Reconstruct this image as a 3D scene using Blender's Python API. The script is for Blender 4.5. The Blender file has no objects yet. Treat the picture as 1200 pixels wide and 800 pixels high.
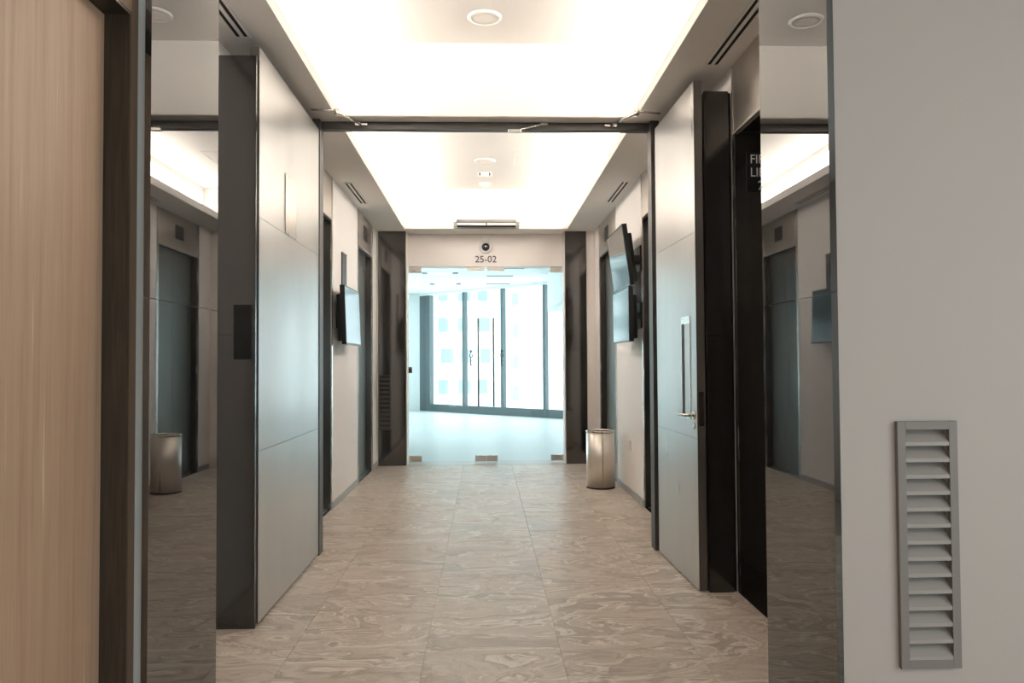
import bpy, bmesh, math, random
from mathutils import Vector, Matrix
random.seed(7)
S = bpy.context.scene
C = S.collection
PI = math.pi

# ------------------------------------------------------------------ camera
F_PX = 900.0
yaw, pitch, roll = math.radians(2.022), math.radians(1.565), math.radians(-0.33)
EYE = Vector((0, 0, 1.35))
r0 = Vector((math.cos(yaw), -math.sin(yaw), 0)); f0 = Vector((math.sin(yaw), math.cos(yaw), 0)); u0 = Vector((0, 0, 1))
fw = math.cos(pitch) * f0 + math.sin(pitch) * u0
up = -math.sin(pitch) * f0 + math.cos(pitch) * u0
rt = math.cos(roll) * r0 + math.sin(roll) * up
up2 = -math.sin(roll) * r0 + math.cos(roll) * up
cam_d = bpy.data.cameras.new('camera'); cam = bpy.data.objects.new('camera', cam_d); C.objects.link(cam)
cam_d.sensor_width = 36; cam_d.lens = F_PX * 36 / 1200; cam_d.clip_start = 0.05; cam_d.clip_end = 500
cam.matrix_world = Matrix(((rt.x, up2.x, -fw.x, EYE.x), (rt.y, up2.y, -fw.y, EYE.y), (rt.z, up2.z, -fw.z, EYE.z), (0, 0, 0, 1)))
S.camera = cam

# ------------------------------------------------------------------ sky, lamps, exposure
SKY = 5.6
w = bpy.data.worlds.new('overcast_sky'); S.world = w; w.use_nodes = True
bg = w.node_tree.nodes['Background']; bg.inputs[0].default_value = (0.86, 0.965, 1.0, 1); bg.inputs[1].default_value = SKY
S.view_settings.view_transform = 'Standard'; S.view_settings.look = 'None'
S.view_settings.gamma = 1; S.view_settings.use_curve_mapping = False
S.view_settings.exposure = 0.0
LED = 60.0
SIDE_FILL = 20.0
def area(name, loc, size, power, col, rot=(0, 0, 0), size_y=None):
    d = bpy.data.lights.new(name, 'AREA'); d.energy = power; d.color = col; d.size = size
    if size_y: d.shape = 'RECTANGLE'; d.size_y = size_y
    o = bpy.data.objects.new(name, d); o.location = loc; o.rotation_euler = rot; C.objects.link(o); return o
# unseen lamp added to light the vestibule the camera stands in
area('added_fill_lamp', (2.9, -0.6, 3.05), 0.5, 24, (1.0, 0.965, 0.93))
def portal(loc, rot, sx, sy):
    o = area('sky_portal', loc, sx, 1, (1, 1, 1), rot, sy); o.data.cycles.is_portal = True
portal((2.0, -3.21, 1.45), (PI / 2, 0, 0), 2.0, 1.7)          # the added rear window, a fill for the vestibule
portal((3.42, 0.0, 1.45), (0, PI / 2, 0), 1.7, 2.2)          # the added fill window beside the camera
portal((3.2, 17.1, 1.7), (PI / 2, 0, PI - 0.7714), 13.4, 3.1)  # the raked window wall

# ------------------------------------------------------------------ materials
def mat(name, base=(.5, .5, .5), rough=.5, metal=0.0, ior=1.5, emit=None, estr=0):
    m = bpy.data.materials.new(name); m.use_nodes = True
    b = m.node_tree.nodes['Principled BSDF']
    b.inputs['Base Color'].default_value = (*base, 1); b.inputs['Roughness'].default_value = rough
    b.inputs['Metallic'].default_value = metal; b.inputs['IOR'].default_value = ior
    if emit: b.inputs['Emission Color'].default_value = (*emit, 1); b.inputs['Emission Strength'].default_value = estr
    return m
def N(m, t, **kw):
    n = m.node_tree.nodes.new(t)
    for k, v in kw.items():
        if k in n.inputs: n.inputs[k].default_value = v
        else: setattr(n, k, v)
    return n
def L(m, a, b): m.node_tree.links.new(a, b)
def P(m): return m.node_tree.nodes['Principled BSDF']
def ramp(m, fac, stops):
    r = N(m, 'ShaderNodeValToRGB'); e = r.color_ramp.elements
    while len(e) < len(stops): e.new(.5)
    for i, (p, c) in enumerate(stops): e[i].position = p; e[i].color = (*c, 1)
    L(m, fac, r.inputs[0]); return r
def pos_scaled(m, sc, rnd=False):
    g = N(m, 'ShaderNodeNewGeometry'); src = g.outputs['Position']
    if rnd:
        oi = N(m, 'ShaderNodeObjectInfo'); mu = N(m, 'ShaderNodeVectorMath', operation='SCALE'); cx = N(m, 'ShaderNodeCombineXYZ')
        mm = N(m, 'ShaderNodeMath', operation='MULTIPLY'); mm.inputs[1].default_value = 37.0
        L(m, oi.outputs['Random'], mm.inputs[0])
        for i in range(3): L(m, mm.outputs[0], cx.inputs[i])
        ad = N(m, 'ShaderNodeVectorMath', operation='ADD'); L(m, src, ad.inputs[0]); L(m, cx.outputs[0], ad.inputs[1]); src = ad.outputs[0]
    mp = N(m, 'ShaderNodeMapping'); mp.inputs['Scale'].default_value = sc; L(m, src, mp.inputs[0]); return mp.outputs[0]
def noise(m, vec, scale, detail=4, rough=.55, dist=0):
    n = N(m, 'ShaderNodeTexNoise'); n.inputs['Scale'].default_value = scale; n.inputs['Detail'].default_value = detail
    n.inputs['Roughness'].default_value = rough; n.inputs['Distortion'].default_value = dist; L(m, vec, n.inputs['Vector']); return n
def bump(m, h, strength, dist=.01):
    b = N(m, 'ShaderNodeBump'); b.inputs['Strength'].default_value = strength; b.inputs['Distance'].default_value = dist
    L(m, h, b.inputs['Height']); L(m, b.outputs[0], P(m).inputs['Normal'])

# painted plaster
def plaster(name, c, rough=.7):
    m = mat(name, c, rough); n = noise(m, pos_scaled(m, (1, 1, 1)), 180, 3); bump(m, n.outputs[0], .06, .002); return m
M_WALL = plaster('warm_white_paint', (.86, .80, .76))
M_PALEPAINT = plaster('cool_white_paint', (.86, .86, .85))
M_GREYWALL = plaster('grey_wallpaper', (.52, .44, .40))
M_CEIL = plaster('ceiling_paint', (.86, .81, .76))
M_COVE = plaster('cove_white_paint', (.79, .755, .71))
M_WHITE = mat('white_plastic', (.86, .85, .82), .4)
M_BLACK = mat('black_plastic', (.012, .012, .013), .35)
M_DARKGAP = mat('dark_recess', (.008, .008, .008), .8)
M_SCREEN = mat('glossy_screen', (.012, .014, .016), .09, ior=1.7)
M_GREYMET = mat('grey_painted_metal', (.245, .205, .185), .5)
M_SLAT = mat('grey_louvre_slat', (.39, .335, .305), .5)
M_DARKMET = mat('dark_grey_metal', (.05, .047, .045), .35, .6)
M_LED = mat('led_diffuser', (.9, .9, .9), .5, emit=(1.0, .94, .87), estr=LED)
M_SIDEFILL = mat('added_side_glow', (.9, .9, .9), .5, emit=(1.0, .94, .87), estr=SIDE_FILL)
M_LETTER_D = mat('dark_bronze_letters', (.05, .04, .035), .4)
M_LETTER_W = mat('white_letters', (.9, .9, .87), .5)
M_CHROME = mat('satin_steel_fittings', (.62, .58, .53), .22, 1.0)
M_SOCKET = mat('socket_white', (.8, .79, .76), .35)
M_SLOT = mat('dark_slot_lining', (.045, .045, .045), .7)
M_DARKREFL = mat('dark_reflection', (.012, .011, .010), .5, ior=1.3)
M_LITCASING = mat('lit_brown_casing', (.15, .088, .05), .4)
M_GASKET = mat('black_rubber', (.01, .01, .01), .6)

# polished dark granite / black glass stone
def granite(name, a, b, rough, ior, sc=160):
    m = mat(name, a, rough, ior=ior); n = noise(m, pos_scaled(m, (1, 1, 1)), sc, 3, .7)
    r = ramp(m, n.outputs[0], [(.35, a), (.7, b)]); L(m, r.outputs[0], P(m).inputs['Base Color']); return m
M_GRAN = granite('polished_dark_granite', (.022, .0185, .0165), (.034, .029, .0255), .07, 2.0)
M_MIRROR = granite('mirror_polished_stone', (.010, .009, .008), (.018, .0155, .0135), .018, 2.2)
M_GRAN2 = granite('honed_dark_granite', (.024, .021, .0195), (.027, .024, .022), .12, 1.7, 300)
# satin metal laminate of the fire doors
m = M_LEAF = mat('satin_metal_laminate', (.5, .495, .48), .33, .75)
v = pos_scaled(m, (1, 2.2, .25)); n = noise(m, v, 2.0, 3, .5)
r = ramp(m, n.outputs[0], [(.3, (.49, .48, .468)), (.7, (.55, .545, .53))]); L(m, r.outputs[0], P(m).inputs['Base Color'])
r2 = ramp(m, n.outputs[0], [(.3, (.27,) * 3), (.7, (.35,) * 3)]); L(m, r2.outputs[0], P(m).inputs['Roughness'])
M_LEAFEDGE = mat('door_edge_metal', (.20, .18, .165), .4, .5)
M_STEELFRAME = mat('dark_steel_frame', (.075, .068, .062), .45, .2)
# brushed stainless
def brushed(name, c, rough, sc):
    m = mat(name, c, rough, 1.0); n = noise(m, pos_scaled(m, sc), 60, 3, .6)
    r = ramp(m, n.outputs[0], [(.3, (rough * .75,) * 3), (.7, (rough * 1.3,) * 3)]); L(m, r.outputs[0], P(m).inputs['Roughness']); return m
M_STAIN = brushed('brushed_stainless_steel', (.62, .58, .54), .24, (1, 1, .03))
M_BIN = brushed('brushed_bin_steel', (.78, .73, .67), .40, (1, 1, .03))
M_EDGE = mat('satin_edge_trim', (.55, .50, .45), .5, .8)
M_TRANSOM = mat('stainless_transom', (.60, .55, .50), .30, 1.0)
M_LIFTDOOR = brushed('etched_dark_steel', (.185, .172, .153), .38, (6, 6, 6))
# wood veneer
m = M_WOOD = mat('wood_veneer', (.3, .2, .13), .5)
v = pos_scaled(m, (1, 9, .22)); n = noise(m, v, 3.2, 5, .6, .6)
v2 = pos_scaled(m, (1, 60, .6)); n2 = noise(m, v2, 6, 3, .6)
r = ramp(m, n.outputs[0], [(.28, (.42, .265, .175)), (.46, (.50, .325, .22)), (.64, (.53, .355, .24)), (.69, (.74, .58, .44)), (.73, (.50, .335, .225))])
mx = N(m, 'ShaderNodeMix', data_type='RGBA', blend_type='MULTIPLY'); mx.inputs['Factor'].default_value = .55
r2 = ramp(m, n2.outputs[0], [(.3, (.70, .68, .66)), (.65, (1, 1, 1))])
L(m, r.outputs[0], mx.inputs['A']); L(m, r2.outputs[0], mx.inputs['B']); L(m, mx.outputs['Result'], P(m).inputs['Base Color'])
bump(m, n2.outputs[0], .15, .002)
m = M_FRAME = mat('dark_wood_frame', (.05, .034, .022), .38)
n = noise(m, pos_scaled(m, (30, 30, 1.2)), 4, 3); r = ramp(m, n.outputs[0], [(.3, (.036, .026, .018)), (.7, (.07, .05, .034))]); L(m, r.outputs[0], P(m).inputs['Base Color'])
# swirled stone floor tile
m = M_TILE = mat('swirled_stone', (.5, .42, .36), .4, ior=1.38)
v = pos_scaled(m, (.7, 1.4, 1), True)
wn = noise(m, v, 1.1, 3, .55); sc = N(m, 'ShaderNodeVectorMath', operation='SCALE'); sc.inputs['Scale'].default_value = 1.5; L(m, wn.outputs['Color'], sc.inputs[0])
ad = N(m, 'ShaderNodeVectorMath', operation='ADD'); L(m, v, ad.inputs[0]); L(m, sc.outputs[0], ad.inputs[1])
n1 = noise(m, ad.outputs[0], 1.25, 7, .60, 1.1); n3 = noise(m, ad.outputs[0], 3.0, 8, .66, 1.6); n4 = noise(m, pos_scaled(m, (1, 1, 1)), 150, 3, .75)
r = ramp(m, n1.outputs[0], [(.26, (0.448, 0.365, 0.302)), (.36, (0.616, 0.518, 0.440)), (.425, (0.482, 0.398, 0.334)), (.455, (0.880, 0.801, 0.716)), (.475, (0.627, 0.529, 0.451)), (.53, (0.706, 0.605, 0.525)), (.585, (0.482, 0.398, 0.334)), (.61, (0.874, 0.774, 0.689)), (.64, (0.650, 0.550, 0.472)), (.75, (0.739, 0.638, 0.557))])
r3 = ramp(m, n3.outputs[0], [(.30, (.74, .725, .71)), (.42, (1, 1, 1)), (.475, (1.0, 1.0, 1.0)), (.51, (.76, .745, .73)), (.56, (1, 1, 1)), (.70, (.84, .83, .82))])
r4 = ramp(m, n4.outputs[0], [(.32, (.80, .79, .78)), (.68, (1.0, 1.0, 1.0))])
mx = N(m, 'ShaderNodeMix', data_type='RGBA', blend_type='MULTIPLY'); mx.inputs['Factor'].default_value = .8
L(m, r.outputs[0], mx.inputs['A']); L(m, r3.outputs[0], mx.inputs['B'])
mx2 = N(m, 'ShaderNodeMix', data_type='RGBA', blend_type='MULTIPLY'); mx2.inputs['Factor'].default_value = .8
L(m, mx.outputs['Result'], mx2.inputs['A']); L(m, r4.outputs[0], mx2.inputs['B']); L(m, mx2.outputs['Result'], P(m).inputs['Base Color'])
r5 = ramp(m, n1.outputs[0], [(.3, (.30,) * 3), (.7, (.44,) * 3)]); L(m, r5.outputs[0], P(m).inputs['Roughness'])
M_GROUT = mat('grout', (.30, .26, .22), .9)
M_SKIRT = granite('grey_stone_skirting', (.30, .285, .27), (.45, .43, .41), .35, 1.45, 40)
M_PALEFLOOR = mat('pale_glossy_floor', (.50, .515, .51), .38, ior=1.4)
M_PALEWALL = mat('pale_wall', (.60, .625, .62), .6)
M_MULL = mat('grey_window_metal', (.065, .09, .095), .5)
M_HORIZ = mat('dark_slot', (.12, .16, .17), .6)
# glass: thin sheet, mirror by Fresnel, tinted where looked through
def glass(name, tint):
    m = bpy.data.materials.new(name); m.use_nodes = True; nt = m.node_tree; nt.nodes.clear()
    o = N(m, 'ShaderNodeOutputMaterial'); t = N(m, 'ShaderNodeBsdfTransparent'); t.inputs[0].default_value = (*tint, 1)
    g = N(m, 'ShaderNodeBsdfGlossy'); g.inputs['Roughness'].default_value = 0.0
    fr = N(m, 'ShaderNodeFresnel'); fr.inputs[0].default_value = 1.5
    x = N(m, 'ShaderNodeMixShader'); ge = N(m, 'ShaderNodeNewGeometry'); iv = N(m, 'ShaderNodeMath', operation='SUBTRACT'); iv.inputs[0].default_value = 1.0; L(m, ge.outputs['Backfacing'], iv.inputs[1])
    fm = N(m, 'ShaderNodeMath', operation='MULTIPLY'); L(m, fr.outputs[0], fm.inputs[0]); L(m, iv.outputs[0], fm.inputs[1])
    L(m, fm.outputs[0], x.inputs[0]); L(m, t.outputs[0], x.inputs[1]); L(m, g.outputs[0], x.inputs[2]); L(m, x.outputs[0], o.inputs[0]); return m
M_GLASS = glass('greenish_door_glass', (.955, .99, .99))
M_PANE = glass('window_glass', (.93, .98, .985))
# far buildings
m = M_BLDG = mat('pale_cladding', (.6, .58, .57), .8)
br = N(m, 'ShaderNodeTexBrick'); g = N(m, 'ShaderNodeNewGeometry'); sp = N(m, 'ShaderNodeSeparateXYZ'); cb = N(m, 'ShaderNodeCombineXYZ')
L(m, g.outputs['Position'], sp.inputs[0]); L(m, sp.outputs[0], cb.inputs[0]); L(m, sp.outputs[2], cb.inputs[1]); L(m, cb.outputs[0], br.inputs['Vector'])
br.inputs['Scale'].default_value = 1.0; br.inputs['Brick Width'].default_value = .9; br.inputs['Row Height'].default_value = .42; br.inputs['Mortar Size'].default_value = .03
br.inputs['Color1'].default_value = (.52, .50, .50, 1); br.inputs['Color2'].default_value = (.47, .45, .455, 1); br.inputs['Mortar'].default_value = (.38, .37, .375, 1)
L(m, br.outputs['Color'], P(m).inputs['Base Color'])
M_BLDG2 = mat('white_concrete', (.55, .56, .55), .85)
M_BWIN = mat('building_glass', (.19, .26, .27), .5)

# ------------------------------------------------------------------ mesh helpers
def link(o): C.objects.link(o); return o
def box(bm, x0, y0, z0, x1, y1, z1, bev=0):
    vs = [bm.verts.new(p) for p in ((x0, y0, z0), (x1, y0, z0), (x1, y1, z0), (x0, y1, z0), (x0, y0, z1), (x1, y0, z1), (x1, y1, z1), (x0, y1, z1))]
    fs = [bm.faces.new([vs[i] for i in q]) for q in ((3, 2, 1, 0), (4, 5, 6, 7), (0, 1, 5, 4), (1, 2, 6, 5), (2, 3, 7, 6), (3, 0, 4, 7))]
    if bev:
        es = list({e for f in fs for e in f.edges})
        bmesh.ops.bevel(bm, geom=es, offset=bev, segments=2, profile=.5, affect='EDGES')
def prism(bm, pts, a, b, axis='z'):
    """polygon in the two axes left over, extruded from a to b"""
    def p3(p, h): return {'z': (p[0], p[1], h), 'y': (p[0], h, p[1]), 'x': (h, p[0], p[1])}[axis]
    lo = [bm.verts.new(p3(p, a)) for p in pts]; hi = [bm.verts.new(p3(p, b)) for p in pts]; n = len(pts)
    bm.faces.new(lo); bm.faces.new(hi)
    for i in range(n): bm.faces.new((lo[i], lo[(i + 1) % n], hi[(i + 1) % n], hi[i]))
    bmesh.ops.recalc_face_normals(bm, faces=bm.faces)
def lathe(bm, prof, c=(0, 0, 0), seg=48, axis='z'):
    rings = []
    for r, h in prof:
        ring = []
        for i in range(seg):
            a = 2 * PI * i / seg; x, y = r * math.cos(a), r * math.sin(a)
            p = (x, y, h) if axis == 'z' else ((x, h, y) if axis == 'y' else (h, x, y))
            ring.append(bm.verts.new((p[0] + c[0], p[1] + c[1], p[2] + c[2])))
        rings.append(ring)
    for a, b in zip(rings, rings[1:]):
        for i in range(seg):
            f = bm.faces.new((a[i], a[(i + 1) % seg], b[(i + 1) % seg], b[i])); f.smooth = True
    bm.faces.new(rings[0]); bm.faces.new(rings[-1])
    bmesh.ops.recalc_face_normals(bm, faces=bm.faces)
def tube(bm, pts, rad, seg=12):
    pts = [Vector(p) for p in pts]; rings = []
    for i, p in enumerate(pts):
        d = ((pts[min(i + 1, len(pts) - 1)] - pts[max(i - 1, 0)])).normalized()
        a = d.orthogonal().normalized() if not rings else None
        if a is None: a = (pa - pa.dot(d) * d).normalized()
        pa = a; b = d.cross(a)
        rings.append([bm.verts.new(p + rad * (math.cos(2 * PI * k / seg) * a + math.sin(2 * PI * k / seg) * b)) for k in range(seg)])
    for a, b in zip(rings, rings[1:]):
        for k in range(seg):
            f = bm.faces.new((a[k], a[(k + 1) % seg], b[(k + 1) % seg], b[k])); f.smooth = True
    bm.faces.new(rings[0]); bm.faces.new(rings[-1])
    bmesh.ops.recalc_face_normals(bm, faces=bm.faces)
def obj(name, bm, m, parent=None, loc=None):
    me = bpy.data.meshes.new(name); bm.to_mesh(me); bm.free(); me.materials.append(m)
    o = link(bpy.data.objects.new(name, me))
    if parent: o.parent = parent
    if loc: o.location = loc
    return o
def bxs(name, m, parent, *boxes, bev=0):
    bm = bmesh.new()
    for b in boxes: box(bm, *b, bev=bev)
    return obj(name, bm, m, parent)
def struct(name, m, *boxes, bev=0, label=None):
    o = bxs(name, m, None, *boxes, bev=bev); o['kind'] = 'structure'
    if label: o['label'] = label
    return o
def thing(name, label, cat, loc=(0, 0, 0), rz=0, group=None):
    o = link(bpy.data.objects.new(name, None)); o.empty_display_size = .1; o.location = loc; o.rotation_euler = (0, 0, rz); tag(o, label, cat, group); return o
def tag(o, label, cat, group=None):
    o['label'] = label; o['category'] = cat
    if group: o['group'] = group
    return o
def copy_tree(o, parent=None):
    c = o.copy(); C.objects.link(c)
    if parent: c.parent = parent
    for ch in list(o.children): copy_tree(ch, c)
    return c
def text_mesh(name, body, size, depth, m, parent, mw, align='CENTER', spacing=1.0, bold=0):
    cu = bpy.data.curves.new(name, 'FONT'); cu.body = body; cu.size = size; cu.extrude = depth; cu.align_x = align; cu.space_line = spacing; cu.offset = bold
    t = bpy.data.objects.new(name, cu); C.objects.link(t); bpy.context.view_layer.update()
    me = bpy.data.meshes.new_from_object(t.evaluated_get(bpy.context.evaluated_depsgraph_get()))
    bpy.data.objects.remove(t); bpy.data.curves.remove(cu)
    me.transform(mw); me.materials.clear(); me.materials.append(m); me.name = name
    o = link(bpy.data.objects.new(name, me))
    if parent: o.parent = parent
    return o
FACE_Y = Matrix(((1, 0, 0, 0), (0, 0, -1, 0), (0, 1, 0, 0), (0, 0, 0, 1)))     # text that faces -Y (towards the viewer)

# ------------------------------------------------------------------ main dimensions
XL, XR = -1.43, 1.475            # corridor walls
SOF, CV = 3.10, 3.63             # soffit and cove ceiling heights
LIPL, LIPR = -1.045, 1.09
Y0, YH, YE = 2.365, 5.432, 10.03
WT = .45

# ------------------------------------------------------------------ floor and its tiles
floor = struct('floor', M_GROUT, (XL - .5, -3.2, -.20, XR + 2.2, 10.62, -.012))
cols = [(XL, -.915, 0), (-.915, -.285, 0), (-.285, .347, 0), (.347, .98, .22), (.98, XR, .22)]
cache = {}
def tile(x0, x1, y0, y1):
    wx, wy = round(x1 - x0, 3), round(y1 - y0, 3); k = (wx, wy)
    if k not in cache:
        bm = bmesh.new(); g = .0008; box(bm, g, g, -.012, wx - g, wy - g, 0)
        me = bpy.data.meshes.new('tile'); bm.to_mesh(me); bm.free(); me.materials.append(M_TILE); cache[k] = me
    o = link(bpy.data.objects.new('tile', cache[k])); o.parent = floor; o.location = (x0, y0, 0)
TL = .593
for x0, x1, off in cols:
    y = 3.005 - TL * 7 + off
    while y < 10.2:
        a, b = y, min(y + TL, 10.2)
        if b > -1.2 and b - a > .02: tile(x0, x1, a, b)
        y += TL
for i in range(3):
    x0 = XR + .632 * i; y = 3.005 - TL * 7
    while y < Y0 - .05:
        tile(x0, min(x0 + .632, 3.4), y, min(y + TL, Y0)); y += TL
struct('trim_1', M_SKIRT, (-1.04, 10.2, -.012, 1.075, 10.60, .001))          # threshold strip under the glass doors

# ------------------------------------------------------------------ walls
def lift_open(y0, y1): return (y0, y1)
LIFTS_L = [(6.05, 7.20), (8.72, 9.75)]
LIFTS_R = [(3.20, 4.45), (5.95, 7.085), (8.60, 9.75)]
T = .05     # jamb trim width
for a, b in ((3.10, 6.05 - T), (7.20 + T, 8.72 - T), (9.75 + T, 10.2)): struct('wall_left', M_WALL, (XL - WT, a, 0, XL, b, SOF))
for a, b in ((2.955, 3.20 - .018), (4.45 + .018, 5.95 - T), (7.085 + T, 8.60 - T), (9.75 + T, 10.2)): struct('wall_right', M_WALL, (XR, a, 0, XR + WT, b, SOF))
struct('wall_left_return', M_WALL, (XL, 5.52, 0, -1.226, 5.60, SOF))
struct('wall_right_return', M_WALL, (1.272, 5.52, 0, XR, 5.60, SOF))
struct('wall_front_right', M_GREYWALL, (1.106, Y0, 0, 1.304, 2.955, SOF), (1.444, Y0, 0, 3.4, 2.955, SOF), (1.304, Y0, 0, 1.444, 2.955, .423), (1.304, Y0, 1.135, 1.444, 2.955, SOF), (1.304, Y0 + .07, .423, 1.444, 2.955, 1.135), (3.4, -3.2, 0, 3.7, -1.1, SOF), (3.4, 1.1, 0, 3.7, 2.955, SOF), (3.4, -1.1, 0, 3.7, 1.1, .6), (3.4, -1.1, 2.3, 3.7, 1.1, SOF))
w2 = struct('fill_window_2', M_MULL, (3.5, -1.1, .6, 3.56, 1.1, .65), (3.5, -1.1, 2.25, 3.56, 1.1, 2.3), (3.5, -1.1, .65, 3.56, -1.05, 2.25), (3.5, 1.05, .65, 3.56, 1.1, 2.25), (3.5, -.025, .65, 3.56, .025, 2.25))  # unseen window added so daylight reaches the foreground walls and door
bxs('pane', M_PANE, w2, (3.525, -1.048, .652, 3.533, -.027, 2.248)); bxs('pane', M_PANE, w2, (3.525, .027, .652, 3.533, 1.048, 2.248))  # panes of the added fill window
struct('wall_front_left_return', M_PALEPAINT, (-1.9, 2.502, 0, -1.087, 3.08, SOF))
struct('wall_front_left', M_GREYWALL, (-1.9, -3.2, 0, -1.125, 1.36, SOF), (-1.9, 1.36, 2.535, -1.125, 2.502, SOF), (-1.9, 1.36, 0, -1.30, 2.502, 2.535))
struct('wall_back', M_GREYWALL, (-1.9, -3.5, 0, 1.0, -3.2, SOF), (3.0, -3.5, 0, 3.7, -3.2, SOF), (1.0, -3.5, 0, 3.0, -3.2, .6), (1.0, -3.5, 2.3, 3.0, -3.2, SOF))
w4 = struct('fill_window_4', M_MULL, (1.0, -3.36, .6, 3.0, -3.3, .65), (1.0, -3.36, 2.25, 3.0, -3.3, 2.3), (1.0, -3.36, .65, 1.05, -3.3, 2.25), (2.95, -3.36, .65, 3.0, -3.3, 2.25))  # second unseen window, added behind the camera as frontal fill
bxs('pane', M_PANE, w4, (1.052, -3.334, .652, 2.948, -3.326, 2.248))  # pane of the added rear fill window
struct('wall_far', M_WALL, (-1.9, 10.42, 2.66, 1.95, 10.60, SOF), (-1.9, 10.40, 0, -1.045, 10.60, 2.66), (1.075, 10.40, 0, 1.95, 10.60, 2.66),
       (-1.045, 10.22, 0, -1.031, 10.42, SOF), (1.062, 10.22, 0, 1.075, 10.42, SOF))
for sx, xa, xb in ((-1, XL, XL + .012), (1, XR - .012, XR)):
    segs = [(7.25, 8.67), (9.80, 10.18)] if sx < 0 else [(7.135, 8.55), (9.80, 10.18)]
    struct('baseboard_left' if sx < 0 else 'baseboard_right', M_SKIRT, *[(xa, a, 0, xb, b, .062) for a, b in segs])

# polished stone piers: a core with its facing slabs as pieces
def pier(name, core, slabs, m=M_GRAN):
    o = struct(name, M_DARKGAP, core)
    for s in slabs: bxs('granite_slab', m, o, s)
    return o
JZ = 1.562
# left foreground pier (mirror-polished side face towards the corridor)
pier('trim_2', (-1.42, 2.52, 0, -1.088, 3.08, SOF),
     [(-1.086, 2.480, 0, -1.066, 3.10, JZ - .001), (-1.086, 2.480, JZ + .001, -1.066, 3.10, SOF), (XL, 3.081, 0, -1.088, 3.10, 1.50), (XL, 3.081, 1.502, -1.088, 3.10, SOF)], M_MIRROR)
pier('trim_3', (1.107, 2.40, 0, XR, 2.934, SOF),
     [(1.085, Y0, 0, 1.105, 2.955, JZ - .001), (1.085, Y0, JZ + .001, 1.105, 2.955, SOF), (1.107, 2.936, 0, XR, 2.955, 1.50), (1.107, 2.936, 1.502, XR, 2.955, SOF)], M_MIRROR)
# far piers either side of the glass doors
for nm, xa, xb in (('trim_4', XL + .02, -1.047), ('trim_5', 1.077, XR - .115)):
    pier(nm, (xa, 10.221, 0, xb, 10.40, SOF), [(xa, 10.20, 0, xb, 10.22, 1.50), (xa, 10.20, 1.502, xb, 10.22, SOF)], M_GRAN)
struct('wall_far_right', M_WALL, (XR - .113, 10.215, 0, XR + WT, 10.40, SOF))
struct('wall_far_left', M_WALL, (XL - WT, 10.215, 0, XL + .018, 10.40, SOF))
# stone screens in front of the held-open fire doors
pier('trim_6', (XL, 4.018, 0, -1.185, 4.03, 2.95), [(XL, 4.0, 0, -1.182, 4.017, 1.50), (XL, 4.0, 1.502, -1.182, 4.017, 2.955)], M_GRAN2)
pier('trim_7', (1.308, 4.499, 0, XR - .004, 4.53, 2.95), [(1.306, 4.48, 0, XR - .022, 4.498, 1.50), (1.306, 4.48, 1.502, XR - .022, 4.498, 2.955)], M_GRAN2)
# dark steel frame that the fire doors shut against
fr = struct('trim_8', M_STEELFRAME, (-1.172, 5.55, 3.042, 1.21, 5.61, 3.0985))
bxs('frame_post', M_STEELFRAME, fr, (-1.225, 5.49, 0, -1.172, 5.61, 3.098)); bxs('frame_post', M_STEELFRAME, fr, (1.21, 5.49, 0, 1.27, 5.61, 3.098))

# ------------------------------------------------------------------ ceiling with two lit coves
ceil = struct('ceiling', M_CEIL, (XL - WT, Y0, SOF, LIPL, 10.6, SOF + .05), (LIPR, Y0, SOF, XR + WT, 10.6, SOF + .05),
              (-1.9, -3.5, SOF, 3.7, Y0, SOF + .05), (LIPL, Y0, SOF, LIPR, 2.65, SOF + .05), (LIPL, YH, SOF, LIPR, 5.80, SOF + .05), (LIPL, YE, SOF, LIPR, 10.6, SOF + .05))
bxs('cove_end_wall', M_COVE, ceil, (XL - .02, 2.5, SOF + .05, XR + .02, 2.65, CV)); bxs('cove_end_wall', M_COVE, ceil, (XL - .02, YH, SOF + .05, XR + .02, 5.80, CV))
bxs('cove_end_wall', M_COVE, ceil, (XL - .02, YE, SOF + .05, XR + .02, 10.3, CV))
bxs('cove_end_face', M_COVE, ceil, (LIPL, YH - .006, SOF + .004, LIPR, YH - .0005, SOF + .06)); bxs('cove_end_face', M_COVE, ceil, (LIPL, YE - .006, SOF + .004, LIPR, YE - .0005, SOF + .06))
bxs('cove_side_wall', M_COVE, ceil, (XL - .1, 2.5, SOF + .05, XL - .02, 10.3, CV)); bxs('cove_side_wall', M_COVE, ceil, (XR + .02, 2.5, SOF + .05, XR + .1, 10.3, CV))
bxs('cove_ceiling', M_COVE, ceil, (XL - .1, 2.5, CV, XR + .1, 10.3, CV + .06))
for ya, yb in ((2.65, YH - .007), (5.80, YE - .007)):
    bxs('cove_lip', M_COVE, ceil, (LIPL - .02, ya, SOF + .0501, LIPL, yb, SOF + .08)); bxs('cove_lip', M_COVE, ceil, (LIPR, ya, SOF + .0501, LIPR + .02, yb, SOF + .08))
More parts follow.
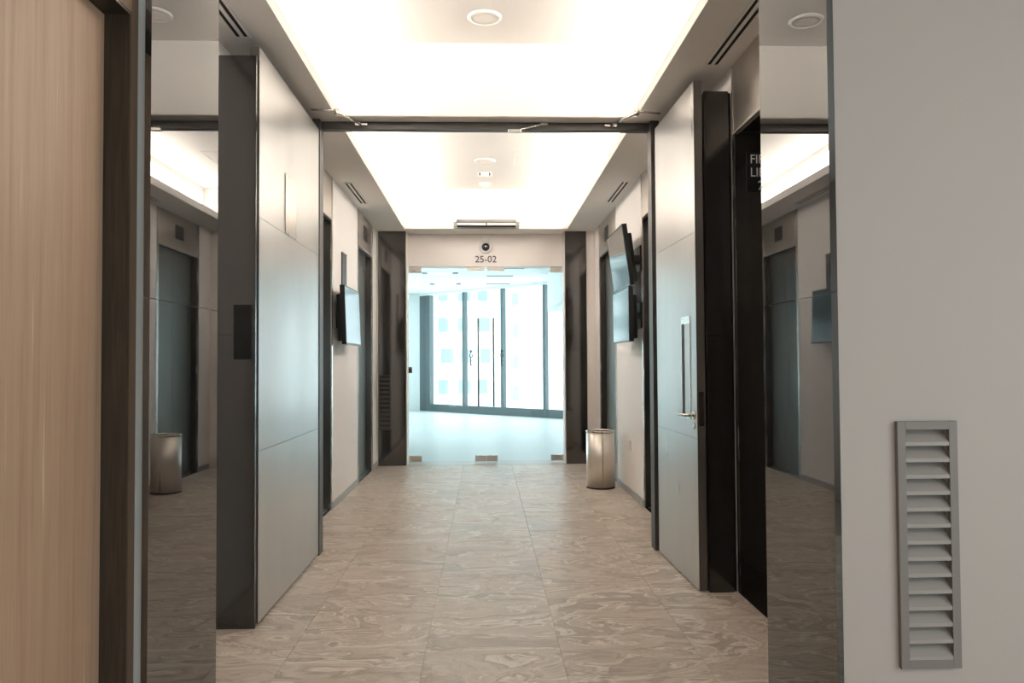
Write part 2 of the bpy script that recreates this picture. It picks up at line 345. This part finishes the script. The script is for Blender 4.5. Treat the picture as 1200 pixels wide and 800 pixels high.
for ya, yb, wh in ((2.72, 5.36, 'nearer the camera'), (5.88, 9.95, 'before the glass doors')):
    for x, sd in ((-1.27, 'left'), (1.315, 'right')):
        t = thing('cove_light', 'warm LED strip glowing in the %s side of the ceiling cove %s' % (sd, wh), 'light', (x, 0, SOF + .0505), 0)
        q = -1 if x < 0 else 1           # strip tilted 45 degrees, up and towards the middle
        bm = bmesh.new(); prism(bm, [(-.030 * q, 0), (.030 * q, 0), (.030 * q, .030), (-.030 * q, .026)], ya, yb, 'y'); obj('channel', bm, M_GREYMET, t)
        bm = bmesh.new(); prism(bm, [(-.028 * q, .0264), (.028 * q, .0301), (.028 * q, .034), (-.028 * q, .0304)], ya + .01, yb - .01, 'y'); obj('diffuser', bm, M_LED, t)
        wx = (XL - .0195 if x < 0 else XR + .0195) - x      # glowing strip added out of view to brighten the corridor walls
        bxs('side_fill_strip', M_SIDEFILL, t, (min(wx, wx - .012 * q), ya + .02, .25, max(wx, wx - .012 * q), yb - .02, .40))

# ------------------------------------------------------------------ lifts
def lift(xw, s, y0, y1, depth, label, T=T):
    """s=+1: in the right wall, opening towards -X"""
    t = thing('lift_entrance', label, 'lift', (xw, (y0 + y1) / 2, 0))
    yc = (y0 + y1) / 2; a, b = y0 - yc, y1 - yc; top = 2.70
    def B(name, m, x0, ya, z0, x1, yb, z1, bev=0, par=None):
        xa, xb = (x0, x1) if s > 0 else (-x1, -x0)
        return bxs(name, m, par or t, (xa, ya, z0, xb, yb, z1), bev=bev)
    B('jamb_trim', M_STAIN, -.006, a - T + .001, 0, .006, a - .0005, SOF - .002); B('jamb_trim', M_STAIN, -.006, b + .0005, 0, .006, b + T - .001, SOF - .002)
    tr = B('transom_panel', M_TRANSOM, -.003, a, top, .02, b, SOF - .002, .001)
    B('transom_edge', M_EDGE, -.008, a, top - .012, .024, b, top - .0005)
    B('floor_indicator', M_BLACK, -.009, -.12, 2.82, -.0035, .12, 2.985, .002)
    B('indicator_bezel', M_STAIN, -.006, -.13, 2.81, -.0032, .13, 2.815); 
    B('reveal', M_GRAN, .0062, b + .0005, 0, depth, b + T - .003, top); B('reveal', M_GRAN, .0062, a - T + .003, 0, depth, a - .0005, top)
    B('head_lining', M_GRAN2, .0245, a, top + .001, depth, b, top + .03)
    B('sill', M_GRAN2, .0, a, -.012, depth + .04, b, .002)
    B('threshold', M_STAIN, depth - .045, a, .0025, depth - .003, b, .006)
    B('lift_door', M_LIFTDOOR, depth, a, .008, depth + .03, -.002, top - .001); B('lift_door', M_LIFTDOOR, depth, .002, .008, depth + .03, b, top - .001)
    B('shaft_lining', M_DARKGAP, depth + .05, a - T + .003, 0, depth + .07, b + T - .003, SOF - .01)
    return t
lift(XL, -1, 6.05, 7.20, .075, 'stone lined lift entrance in left wall just beyond the open fire door')
lift(XL, -1, 8.72, 9.75, .075, 'stone lined lift entrance in left wall between the screen and the far dark pier')
lift(XR, 1, 3.20, 4.45, .32, 'dark fire lift entrance with steel transom behind the polished right pier', .018)
lift(XR, 1, 5.95, 7.085, .075, 'lift entrance in right wall between open fire door and stacked screens')
lift(XR, 1, 8.60, 9.75, .075, 'lift entrance in right wall behind the steel bin and stacked screens')
# FIRE LIFT 2 sign on the far reveal of the fire lift
t = thing('fire_lift_sign', 'black plate with white words FIRE LIFT 2 on dark lift reveal', 'sign', (1.627, 4.4495, 2.467))
bxs('plate', M_BLACK, t, (-.082, -.008, -.117, .082, -.0005, .117), bev=.001)
for i, wd in enumerate(('FIRE', 'LIFT', '2')):
    text_mesh('lettering', wd, .076, .0008, M_LETTER_W, t, Matrix.Translation((0, -.0092, .047 - .078 * i)) @ FACE_Y @ Matrix.Diagonal((.9, 1, 1, 1)))

# ------------------------------------------------------------------ doors
# wooden door, left foreground
d1 = struct('door_1', M_WOOD, (-1.24, 1.425, .008, -1.196, 2.440, 2.455), label='tall wood veneer door in a dark frame at the left edge')
bxs('frame_jamb', M_FRAME, d1, (-1.29, 2.443, 0, -1.118, 2.501, 2.53)); bxs('frame_jamb', M_FRAME, d1, (-1.29, 1.362, 0, -1.118, 1.422, 2.53))
bxs('frame_head', M_FRAME, d1, (-1.29, 1.423, 2.458, -1.118, 2.442, 2.53))
bxs('lit_casing_edge', M_LITCASING, d1, (-1.1178, 2.452, 0, -1.1165, 2.498, 2.53)); bxs('lit_casing_edge', M_LITCASING, d1, (-1.1178, 1.423, 2.468, -1.1165, 2.4515, 2.53))  # frame faces coloured a lighter brown to show light falling on them

# fire door leaves, held open parallel to the corridor
def fire_leaf(name, hx, hy, width, s, rz, label):
    """s=+1 right leaf: outer face at local x=0 looks to -X; thickness to +X"""
    th = .054
    bm = bmesh.new(); box(bm, min(0, s * th) + .003, -width + .003, .012, max(0, s * th) - .003, -.003, 3.02)
    o = obj(name, bm, M_LEAFEDGE); o['kind'] = 'structure'; o['label'] = label
    o.location = (hx, hy, 0); o.rotation_euler = (0, 0, rz)
    zs = [.012, .895, 2.118, 3.02]
    for a, b in zip(zs, zs[1:]):
        x0, x1 = (0, .0028) if s > 0 else (-.0028, 0)
        bxs('face_panel', M_LEAF, o, (x0, -width, a + .0015, x1, 0, b - .0015))
    return o
d2 = fire_leaf('door_2', -1.177, 5.482, 1.440, -1, 0, 'left silver fire door leaf held open along the corridor wall')
d3 = fire_leaf('door_3', 1.225, 5.428, .940, 1, math.radians(1.28), 'right silver fire door leaf with lever handle held open')
bxs('edge_strip', M_CHROME, d2, (-.003, -1.4425, .012, .0005, -1.4402, 3.02))
# plate on left leaf
pl = bxs('sign_plate', M_STAIN, d2, (.0008, -.925, 2.122, .006, -.672, 2.478), bev=.001); pl['label'] = 'thin polished steel plate on the left fire door'
# vision slot and lever on right leaf (local coordinates)
fr_ = bxs('vision_frame', M_CHROME, d3, (-.004, -.82, 1.0, -.0004, -.635, 1.012), (-.004, -.82, 1.582, -.0004, -.635, 1.625), (-.004, -.645, 1.012, -.0004, -.635, 1.582), (-.004, -.82, 1.012, -.0004, -.812, 1.582))
bxs('vision_slot', M_SLOT, fr_, (-.0015, -.7, 1.012, -.0003, -.645, 1.582)) ; bxs('vision_panel', M_LEAF, fr_, (-.0015, -.812, 1.012, -.0003, -.7005, 1.582))
bm = bmesh.new(); tube(bm, [(-.003, -.885, 1.03), (-.035, -.885, 1.03), (-.052, -.880, 1.03), (-.060, -.868, 1.03), (-.062, -.84, 1.03), (-.062, -.755, 1.03)], .0095)
lv = obj('lever_handle', bm, M_CHROME, d3)
bm = bmesh.new(); lathe(bm, [(.026, -.0005), (.026, -.007), (.022, -.009)], (0, -.885, 1.03), 28, 'x'); obj('rose', bm, M_CHROME, lv)
bm = bmesh.new(); lathe(bm, [(.018, -.0005), (.018, -.006)], (0, -.885, .965), 24, 'x'); obj('keyhole', bm, M_CHROME, lv)
bxs('lock_plate', M_CHROME, d3, (.013, -.9412, .97, .041, -.9372, 1.17))

# overhead door closers
def closer(label, leaf_pt, elbow, shoe):
    t = thing('door_closer', label, 'door closer', shoe)
    o = Vector(shoe)
    bm = bmesh.new(); tube(bm, [Vector(shoe) - o, Vector(elbow) - o], .009, 10); obj('arm', bm, M_CHROME, t)
    bm = bmesh.new(); tube(bm, [Vector(elbow) - o + Vector((0, 0, .012)), Vector(leaf_pt) - o + Vector((0, 0, .012))], .007, 10); obj('forearm', bm, M_CHROME, t)
    bm = bmesh.new(); lathe(bm, [(.016, -.014), (.018, -.010), (.018, .020), (.015, .024)], tuple(Vector(elbow) - o), 20); obj('elbow', bm, M_CHROME, t)
    bxs('shoe', M_CHROME, t, (-.045, -.006, -.009, .045, .012, .009), bev=.002)
closer('bent steel closer arm from the header frame to the left fire door', (-1.168, 5.19, 3.055), (-1.0, 5.22, 3.058), (-.885, 5.536, 3.075))
closer('bent steel closer arm from the header frame to the right fire door', (1.222, 5.235, 3.055), (1.05, 5.20, 3.058), (.925, 5.536, 3.075))
t = thing('door_coordinator', 'steel coordinator bar hanging at the middle of the header frame', 'door coordinator', (.22, 5.535, 3.032))
bxs('roller_bracket', M_CHROME, t, (-.045, -.015, -.012, .05, .0148, .0095), bev=.002)
bm = bmesh.new(); tube(bm, [(.03, -.004, .004), (.215, -.004, .050)], .007, 10); obj('bar', bm, M_CHROME, t)
bxs('pivot_block', M_CHROME, t, (.195, -.012, .040, .245, .0148, .060), bev=.002)

# frameless glass double doors at the far end
def glass_leaf(name, x0, x1, outer, label):
    o = struct(name, M_GLASS, (x0, 10.445, .012, x1, 10.457, 2.655), label=label)
    inner = x1 if outer == x0 else x0; sg = 1 if outer == x0 else -1
    def patch(xa, xb, za, zb):
        p = bxs('patch_fitting', M_CHROME, o, (min(xa, xb), 10.432, za, max(xa, xb), 10.470, zb), bev=.002); return p
    patch(outer, outer + sg * .17, .016, .098); patch(outer, outer + sg * .17, 2.575, 2.652)
    patch(inner, inner - sg * .15, .016, .098); patch(inner - sg * .02, inner - sg * .25, 2.60, 2.652)
    hx = inner - sg * .10
    bm = bmesh.new(); tube(bm, [(hx, 10.37, .757), (hx, 10.37, 1.952)], .0125, 14); h = obj('pull_handle', bm, M_GREYMET, o)
    for z in (.90, 1.81):
        bm = bmesh.new(); tube(bm, [(hx, 10.37, z), (hx, 10.446, z)], .010, 12); obj('handle_standoff', bm, M_DARKMET, h)
    return o
d4 = glass_leaf('door_4', -1.028, .010, -1.028, 'left leaf of the frameless glass doors at the corridor end')
d5 = glass_leaf('door_5', .016, 1.059, 1.059, 'right leaf of the frameless glass doors at the corridor end')
for d, x in ((d4, -.188), (d5, .228)):
    text_mesh('door_lettering', 'P\nU\nL\nL', .062, .0005, M_DARKMET, d, Matrix.Translation((x, 10.4435, 1.475)) @ FACE_Y, spacing=.86, bold=.0035)
t = tag(bxs('door_lock_keeper', M_DARKMET, None, (-1.0305, 10.40, 1.215, -.985, 10.43, 1.295), bev=.002), 'small dark lock box beside the left glass door leaf', 'lock')

# lintel lettering, dome camera, air conditioner
tag(text_mesh('room_number', '25-02', .128, .004, M_LETTER_D, None, Matrix.Translation((.018, 10.4155, 2.712)) @ FACE_Y), 'dark number 25-02 on the wall above the glass doors', 'sign')
t = thing('security_camera', 'white dome camera with black eye above the number 25-02', 'camera', (.016, 10.4195, 2.915))
bm = bmesh.new(); lathe(bm, [(.085, 0), (.085, -.03), (.078, -.042), (.062, -.048), (.05, -.044)], (0, 0, 0), 36, 'y'); obj('housing', bm, M_WHITE, t)
bm = bmesh.new(); lathe(bm, [(.055, -.040), (.055, -.055), (.045, -.080), (.025, -.098), (.003, -.104)], (0, 0, 0), 32, 'y'); dm = obj('dome', bm, M_SCREEN, t)
bm = bmesh.new(); lathe(bm, [(.014, -.103), (.014, -.107), (.008, -.108)], (0, 0, 0), 20, 'y'); obj('lens', bm, M_CHROME, dm)
bxs('mounting_box', M_WHITE, t, (-.04, -.045, .087, .04, -.0005, .16), bev=.004)
t = thing('air_conditioner', 'white wall air conditioner above the glass doors in the lit cove', 'air conditioner', (.027, YE - .0005, 3.112))
bm = bmesh.new(); prism(bm, [(0, .045), (-.16, .045), (-.205, .075), (-.215, .13), (-.20, .26), (-.17, .30), (0, .305)], -.38, .38, 'x'); obj('casing', bm, M_WHITE, t)
for sx in (-1, 1): bm = bmesh.new(); prism(bm, [(0, 0), (-.16, .0), (-.21, .045), (-.222, .13), (-.205, .265), (-.172, .308), (0, .312)], sx * .382, sx * .425, 'x'); obj('end_cap', bm, M_WHITE, t)
bxs('air_outlet', M_DARKGAP, t, (-.38, -.17, .012, .38, -.002, .0445))
bxs('air_flap', M_WHITE, t, (-.375, -.20, .004, -.006, -.172, .034), bev=.002); bxs('air_flap', M_WHITE, t, (.006, -.20, .004, .375, -.172, .034), bev=.002)
bxs('outlet_rail', M_GREYMET, t, (-.38, -.205, .039, .38, -.172, .0445))

# ceiling fittings
def speaker(x, y, r, label):
    t = thing('ceiling_speaker', label, 'speaker', (x, y, CV - .0005), 0, 'round ceiling speakers in the coves')
    bm = bmesh.new(); lathe(bm, [(r, 0), (r, -.008), (r * .93, -.016), (r * .82, -.016), (r * .80, -.008)], (0, 0, 0), 48); obj('rim', bm, M_WHITE, t)
    bm = bmesh.new(); lathe(bm, [(r * .80, -.004), (r * .79, -.010), (r * .4, -.014), (.002, -.015)], (0, 0, 0), 48); obj('grille', bm, M_CEIL, t)
speaker(.009, 5.012, .113, 'round recessed speaker in the cove ceiling nearer the camera')
speaker(.010, 8.62, .12, 'round recessed speaker in the farther cove ceiling above the emergency light')
t = thing('emergency_light', 'small white twin emergency light on the farther cove ceiling', 'light', (.008, 9.16, CV - .0005))
bxs('case', M_WHITE, t, (-.085, -.04, -.055, .085, .04, 0), bev=.005)
for sx in (-1, 1): bxs('lamp_window', M_DARKMET, t, (sx * .058 - .009, -.043, -.048, sx * .058 + .009, -.0405, -.012))
t = thing('smoke_detector', 'flat white smoke detector on the cove ceiling near the air conditioner', 'detector', (.01, 9.72, CV - .0005))
bm = bmesh.new(); lathe(bm, [(.075, 0), (.075, -.012), (.06, -.028), (.03, -.032)], (0, 0, 0), 32); obj('base', bm, M_WHITE, t)
bm = bmesh.new(); lathe(bm, [(.028, -.0325), (.026, -.044), (.01, -.047)], (0, 0, 0), 24); obj('sensor', bm, M_CEIL, t)
t = thing('sprinkler_head', 'little white sprinkler head at the right of the near cove', 'sprinkler', (1.18, 4.98, CV - .0005))
bm = bmesh.new(); lathe(bm, [(.035, 0), (.033, -.006), (.012, -.008), (.010, -.035)], (0, 0, 0), 24); obj('escutcheon', bm, M_WHITE, t)
bm = bmesh.new(); lathe(bm, [(.004, -.0352), (.004, -.05), (.018, -.051), (.018, -.054)], (0, 0, 0), 20); obj('deflector', bm, M_CHROME, t)
t = thing('access_panel', 'square flush access panel in the farther cove ceiling', 'access panel', (.62, 8.56, CV - .0005))
bxs('panel', M_COVE, t, (-.27, -.27, -.004, .27, .27, 0)); bxs('panel_frame', M_WHITE, t, (-.285, -.285, -.006, -.274, .285, 0), (.274, -.285, -.006, .285, .285, 0), (-.274, -.285, -.006, .274, -.274, 0), (-.274, .274, -.006, .274, .285, 0))
def diffuser(x, y0, y1, label):
    t = thing('slot_diffuser', label, 'air diffuser', (x, (y0 + y1) / 2, SOF - .0004)); h = (y1 - y0) / 2
    bxs('slot', M_DARKGAP, t, (-.031, -h, -.004, -.010, h, 0)); bxs('slot', M_DARKGAP, t, (.010, -h, -.004, .031, h, 0))
    bxs('frame', M_CEIL, t, (-.045, -h - .015, -.008, -.0312, h + .015, 0), (-.0098, -h, -.008, .0098, h, 0), (.0312, -h - .015, -.008, .045, h + .015, 0), (-.0312, h + .0002, -.008, .0312, h + .015, 0), (-.0312, -h - .015, -.008, .0312, -h - .0002, 0))
diffuser(-1.285, 2.75, 4.10, 'twin slot air diffuser in soffit above the left dark stone screen')
diffuser(1.345, 3.05, 4.43, 'twin slot air diffuser in soffit beside the fire lift transom')
diffuser(-1.316, 7.45, 8.40, 'twin slot air diffuser in the far soffit over the left screen')
diffuser(1.371, 7.36, 8.30, 'twin slot air diffuser in the far soffit over the stacked screens')

# ------------------------------------------------------------------ wall furniture
def louvre(label, x0, x1, z0, z1, yw, n, mf, ms, fw_=.026, deep=.0):
    t = thing('louvre_grille', label, 'vent grille', ((x0 + x1) / 2, yw - .0006, (z0 + z1) / 2)); hx, hz = (x1 - x0) / 2, (z1 - z0) / 2
    bxs('frame', mf, t, (-hx, -.016, -hz, -hx + fw_, 0, hz), (hx - fw_, -.016, -hz, hx, 0, hz), (-hx + fw_, -.016, hz - fw_, hx - fw_, 0, hz), (-hx + fw_, -.016, -hz, hx - fw_, 0, -hz + fw_), bev=.0008)
    ix, iz = hx - fw_, hz - fw_; pitch_ = 2 * iz / n
    bxs('back_plate', M_DARKGAP, t, (-ix, deep - .0015, -iz, ix, deep, iz))
    bm = bmesh.new(); b_ = pitch_ * (.62 if not deep else .95)
    prism(bm, [(deep * .8 - .0020, b_), (-.0125, pitch_ * .24), (-.0145, pitch_ * .24), (-.0145, .0004), (-.0120, .0004), (-.0115, pitch_ * .16), (deep * .8 - .0018, b_ - .004)], -ix, ix, 'x')
    first = obj('slat', bm, ms, t); first.location.z = -iz
    for i in range(1, n):
        c = first.copy(); C.objects.link(c); c.location.z = -iz + pitch_ * i
louvre('tall grey louvre grille low on the grey wall at right', 1.279, 1.469, .398, 1.160, Y0, 14, M_GREYMET, M_SLAT, deep=.034)
louvre('dark louvre grille low on the far left stone pier', XL + .025, -1.245, .47, 1.19, 10.20, 12, M_DARKMET, M_DARKMET, .012)
# dark plate standing in for a reflection in the left stone screen
t = thing('reflection_patch', 'dark patch standing in for a reflection on the left dark stone screen', 'reflection patch', (-1.247, 3.9995, 1.515))
bxs('plate', M_DARKREFL, t, (-.045, -.006, -.141, .045, 0, .141), bev=.001)  # the dark stand-in for the reflection
# socket
t = thing('wall_socket', 'small white socket plate low on right wall beside the bin', 'socket', (XR - .0005, 7.80, .50))
bxs('plate', M_SOCKET, t, (-.010, -.043, -.052, 0, .043, .052), bev=.002)
bxs('switch', M_WHITE, t, (-.014, -.012, .004, -.0105, .012, .034), bev=.001)
# plate above left screen
t = thing('wall_plate', 'dark grey metal plate on left wall above the hanging screen', 'wall plate', (XL + .0005, 7.815, 2.25))
bxs('plate', M_DARKMET, t, (0, -.118, -.215, .012, .118, .215), bev=.001); bxs('plate_rim', M_CHROME, t, (.0122, -.118, .205, .015, .118, .215))

# flat screens on brackets
def screen(label, s, wall, xb, xt, y0, y1, z0, z1):
    """front face bottom edge at xb,z0 and top edge at xt,z1; s=+1 on right wall"""
    t = thing('wall_screen', label, 'screen', (xb, (y0 + y1) / 2, z0)); h = math.hypot(xt - xb, z1 - z0); ang = math.atan2(xt - xb, z1 - z0); hy = (y1 - y0) / 2
    R = Matrix.Rotation(ang, 4, 'Y')
    def B(name, m, x0, ya, za, x1, yb, zb, bev=0, par=None):
        bm = bmesh.new(); xa, xb_ = (x0, x1) if s > 0 else (-x1, -x0)
        box(bm, xa, ya, za, xb_, yb, zb, bev=bev); bm.transform(R); return obj(name, bm, m, par or t)
    B('casing', M_BLACK, .003, -hy, 0, .045, hy, h, .004)
    B('display', M_SCREEN, -.0005, -hy + .012, .014, .0028, hy - .012, h - .012)
    B('bezel', M_BLACK, .0, -hy, 0, .0028, hy, .0135); B('bezel', M_BLACK, .0, -hy, h - .0115, .0028, hy, h)
    B('bezel', M_BLACK, .0, -hy, .0137, .0028, -hy + .0115, h - .0117); B('bezel', M_BLACK, .0, hy - .0115, .0137, .0028, hy, h - .0117)
    B('back_housing', M_BLACK, .0455, -hy * .8, h * .06, .095, hy * .8, h * .86, .006)
    # bracket to the wall
    xm = abs(wall - xb) - .001; zc = h * .5
    br_ = bxs('wall_bracket', M_BLACK, t, *[((xm - .014, -.16, zc - .12, xm, .16, zc + .12) if s > 0 else (-xm, -.16, zc - .12, -xm + .014, .16, zc + .12))])
    xi = .07 + (xt - xb) * s * .5
    for yy in (-.12, .12):
        bxs('bracket_arm', M_DARKMET, br_, ((xi, yy - .015, zc - .03, xm - .015, yy + .015, zc + .03) if s > 0 else (-xm + .015, yy - .015, zc - .03, -xi, yy + .015, zc + .03)))
    return t
screen('upper screen of the two stacked on right wall, tipped forward', 1, XR, 1.312, 1.240, 6.87, 7.72, 2.045, 2.597)
screen('lower screen of the two stacked on right wall above the bin', 1, XR, 1.300, 1.297, 6.88, 7.72, 1.535, 2.035)
screen('single screen hanging on the left wall between the lifts', -1, XL, -1.287, -1.308, 7.20, 8.02, 1.532, 2.087)

# steel litter bin
t = thing('litter_bin', 'round brushed steel litter bin on the floor by the right wall', 'bin', (1.238, 8.262, 0)); R_ = .152
bm = bmesh.new(); lathe(bm, [(R_, .018), (R_, .595)], (0, 0, 0), 64); obj('body', bm, M_BIN, t)
bm = bmesh.new(); lathe(bm, [(R_ - .004, .0), (R_ + .002, .002), (R_ + .002, .017)], (0, 0, 0), 64); obj('base_ring', bm, M_GASKET, t)
bm = bmesh.new()
lathe(bm, [(R_ + .001, .5955), (R_ + .004, .60), (R_ + .004, .612), (R_ - .002, .618), (R_ - .014, .616), (R_ - .016, .600)], (0, 0, 0), 64); obj('rim', bm, M_CHROME, t)
bm = bmesh.new(); lathe(bm, [(R_ - .018, .597), (R_ - .017, .606), (.03, .603)], (0, 0, 0), 48); obj('lid_flap', bm, M_GASKET, t)
bxs('seam', M_CHROME, t, (-.004, -R_ - .002, .02, .004, -R_ + .003, .594))

# ------------------------------------------------------------------ room beyond the glass doors
wa, wb = Vector((-1.854, 21.913)), Vector((1.82, 18.34)); wd = (wb - wa).normalized(); wn = Vector((-wd.y, wd.x))
if wn.y < 0: wn = -wn
wend = wa + wd * 13.6
foot = [(-3, 10.605), (wend.x, 10.605), (wend.x, wend.y), (wa.x, wa.y), (-3, wa.y)]
bm = bmesh.new(); prism(bm, foot, -.2, 0); o = obj('floor', bm, M_PALEFLOOR); o['kind'] = 'structure'
CB = 3.32
bm = bmesh.new(); prism(bm, foot, CB, CB + .3); o = obj('ceiling', bm, M_PALEWALL); o['kind'] = 'structure'
struct('wall_room_left', M_PALEWALL, (-3.2, 10.605, 0, -3.0, 12.6, CB), (-3.2, 21.3, 0, -3.0, wa.y + .2, CB), (-3.2, 12.6, 0, -3.0, 21.3, .2), (-3.2, 12.6, 3.2, -3.0, 21.3, CB), (-3, wa.y, 0, wa.x, wa.y + .2, CB))
w3 = struct('fill_window_3', M_MULL, (-3.15, 12.6, .2, -3.05, 21.3, .26), (-3.15, 12.6, 3.14, -3.05, 21.3, 3.2))  # added out of view to brighten the right fire door leaf
for i in range(7):  # mullions and panes of the added fill window
    bxs('mullion', M_MULL, w3, (-3.14, 12.6 + i * 1.434, .26, -3.06, 12.66 + i * 1.434, 3.14))
    if i < 6: bxs('pane', M_PANE, w3, (-3.104, 12.662 + i * 1.434, .262, -3.096, 14.032 + i * 1.434, 3.138))
struct('wall_room_right', M_PALEWALL, (wend.x, 10.605, 0, wend.x + .2, wend.y, CB))
struct('wall_room_front', M_PALEWALL, (-3.2, 10.601, 0, -1.05, 10.64, CB), (1.08, 10.601, 0, wend.x + .2, 10.64, CB), (-1.05, 10.601, 2.66, 1.08, 10.64, CB))
struct('wall_bulkhead', M_PALEWALL, (1.42, 12.6, 2.49, 5.0, 17.3, CB))
# raked window wall: built along its own axis
def wbox(bm, s0, s1, t0, t1, z0, z1):
    pts = [wa + wd * s0 + wn * t0, wa + wd * s1 + wn * t0, wa + wd * s1 + wn * t1, wa + wd * s0 + wn * t1]
    lo = [bm.verts.new((p.x, p.y, z0)) for p in pts]; hi = [bm.verts.new((p.x, p.y, z1)) for p in pts]
    bm.faces.new(lo); bm.faces.new(hi)
    for i in range(4): bm.faces.new((lo[i], lo[(i + 1) % 4], hi[(i + 1) % 4], hi[i]))
    bmesh.ops.recalc_face_normals(bm, faces=bm.faces)
bm = bmesh.new(); wbox(bm, 0, 13.6, 0, .15, 0, .20); win = obj('window_1', bm, M_MULL); win['kind'] = 'structure'; win['label'] = 'raked floor to ceiling window wall beyond the glass doors'
bm = bmesh.new(); wbox(bm, 0, 13.6, 0, .15, 3.25, CB + .3); obj('head_frame', bm, M_PALEWALL, win)
bm = bmesh.new(); wbox(bm, 0, .42, 0, .15, .2, 3.25); obj('column_cladding', bm, M_MULL, win)
ms = [1.775 + 1.41 * i for i in range(9)]
for s_ in ms:
    bm = bmesh.new(); wbox(bm, s_ - .04, s_ + .04, 0, .12, .2, 3.25); obj('mullion', bm, M_MULL, win)
edges = [.37] + ms + [13.6]
for i, (a, b) in enumerate(zip(edges, edges[1:])):
    bm = bmesh.new(); wbox(bm, a + .042, b - (.042 if b < 13.5 else .01), .07, .078, .202, 3.248); obj('pane', bm, M_PANE, win)
# ceiling fittings out there
for i, (x, y, wx) in enumerate(((-.975, 16.79, .33), (-.975, 19.08, .32))):
    t = thing('ceiling_light', 'recessed light panel with dark ends in far room ceiling, %s' % ('nearer' if i == 0 else 'farther') + ' of two', 'light', (x, y, CB - .0005), 0, 'light panels in the far room ceiling')
    bxs('tray', M_WHITE, t, (-wx, -.12, -.01, wx, .12, 0)); bxs('diffuser', mat('light_diffuser', (.9, .9, .9), .5, emit=(.9, 1, 1), estr=1.5), t, (-wx + .07, -.10, -.014, wx - .07, .10, -.0105))
    for sx in (-1, 1): bxs('end_cap', M_HORIZ, t, (sx * wx - .06, -.12, -.02, sx * wx + .06, .12, -.0145))
for i, (x, y) in enumerate(((.53, 15.95), (.346, 17.39), (.342, 19.1))):
    t = thing('linear_diffuser', ('nearest', 'middle', 'farthest')[i] + ' dark linear air slot in the far room ceiling', 'air diffuser', (x, y, CB - .0005), 0, 'linear air slots in the far room ceiling')
    bxs('slot', M_HORIZ, t, (-.30, -.07, -.012, .30, .07, 0)); bxs('rim', M_WHITE, t, (-.32, -.09, -.006, .32, -.0705, 0), (-.32, .0705, -.006, .32, .09, 0))

# ------------------------------------------------------------------ buildings outside
def building(label, x0, x1, y0, y1, z0, z1, m, wins, bands=()):
    t = thing('office_building', label, 'building', ((x0 + x1) / 2, y0, z0)); cx = (x0 + x1) / 2
    bxs('facade', m, t, (x0 - cx, 0, 0, x1 - cx, y1 - y0, z1 - z0))
    for (xa, xb, za, zb) in wins: bxs('window', M_BWIN, t, (xa - cx, -.12, za - z0, xb - cx, -.005, zb - z0))
    for (za, zb) in bands: bxs('ledge', M_BLDG2, t, (x0 - cx, -.35, za - z0, x1 - cx, -.005, zb - z0))
    return t
winsA = []
for ix in range(-7, 3):
    for iz in range(-7, 6):
        x = -4.35 + ix * 1.85 + (0.25 if iz % 3 == 0 else 0); z = 1.35 + iz * 2.9
        winsA.append((x, x + (.85 if (ix + iz) % 3 else 1.1), z, z + 1.3))
building('pale office block with teal windows seen through left window panes', -22, 2.4, 72, 86, -40, 17, M_BLDG2, winsA)
winsB = []
for iz in range(-7, 6): winsB.append((1.68, 2.05, 1.0 + iz * 1.9, 1.8 + iz * 1.9))
building('pale tiled office block seen through the right window panes', 1.25, 22, 47, 60, -40, 22, M_BLDG, winsB)
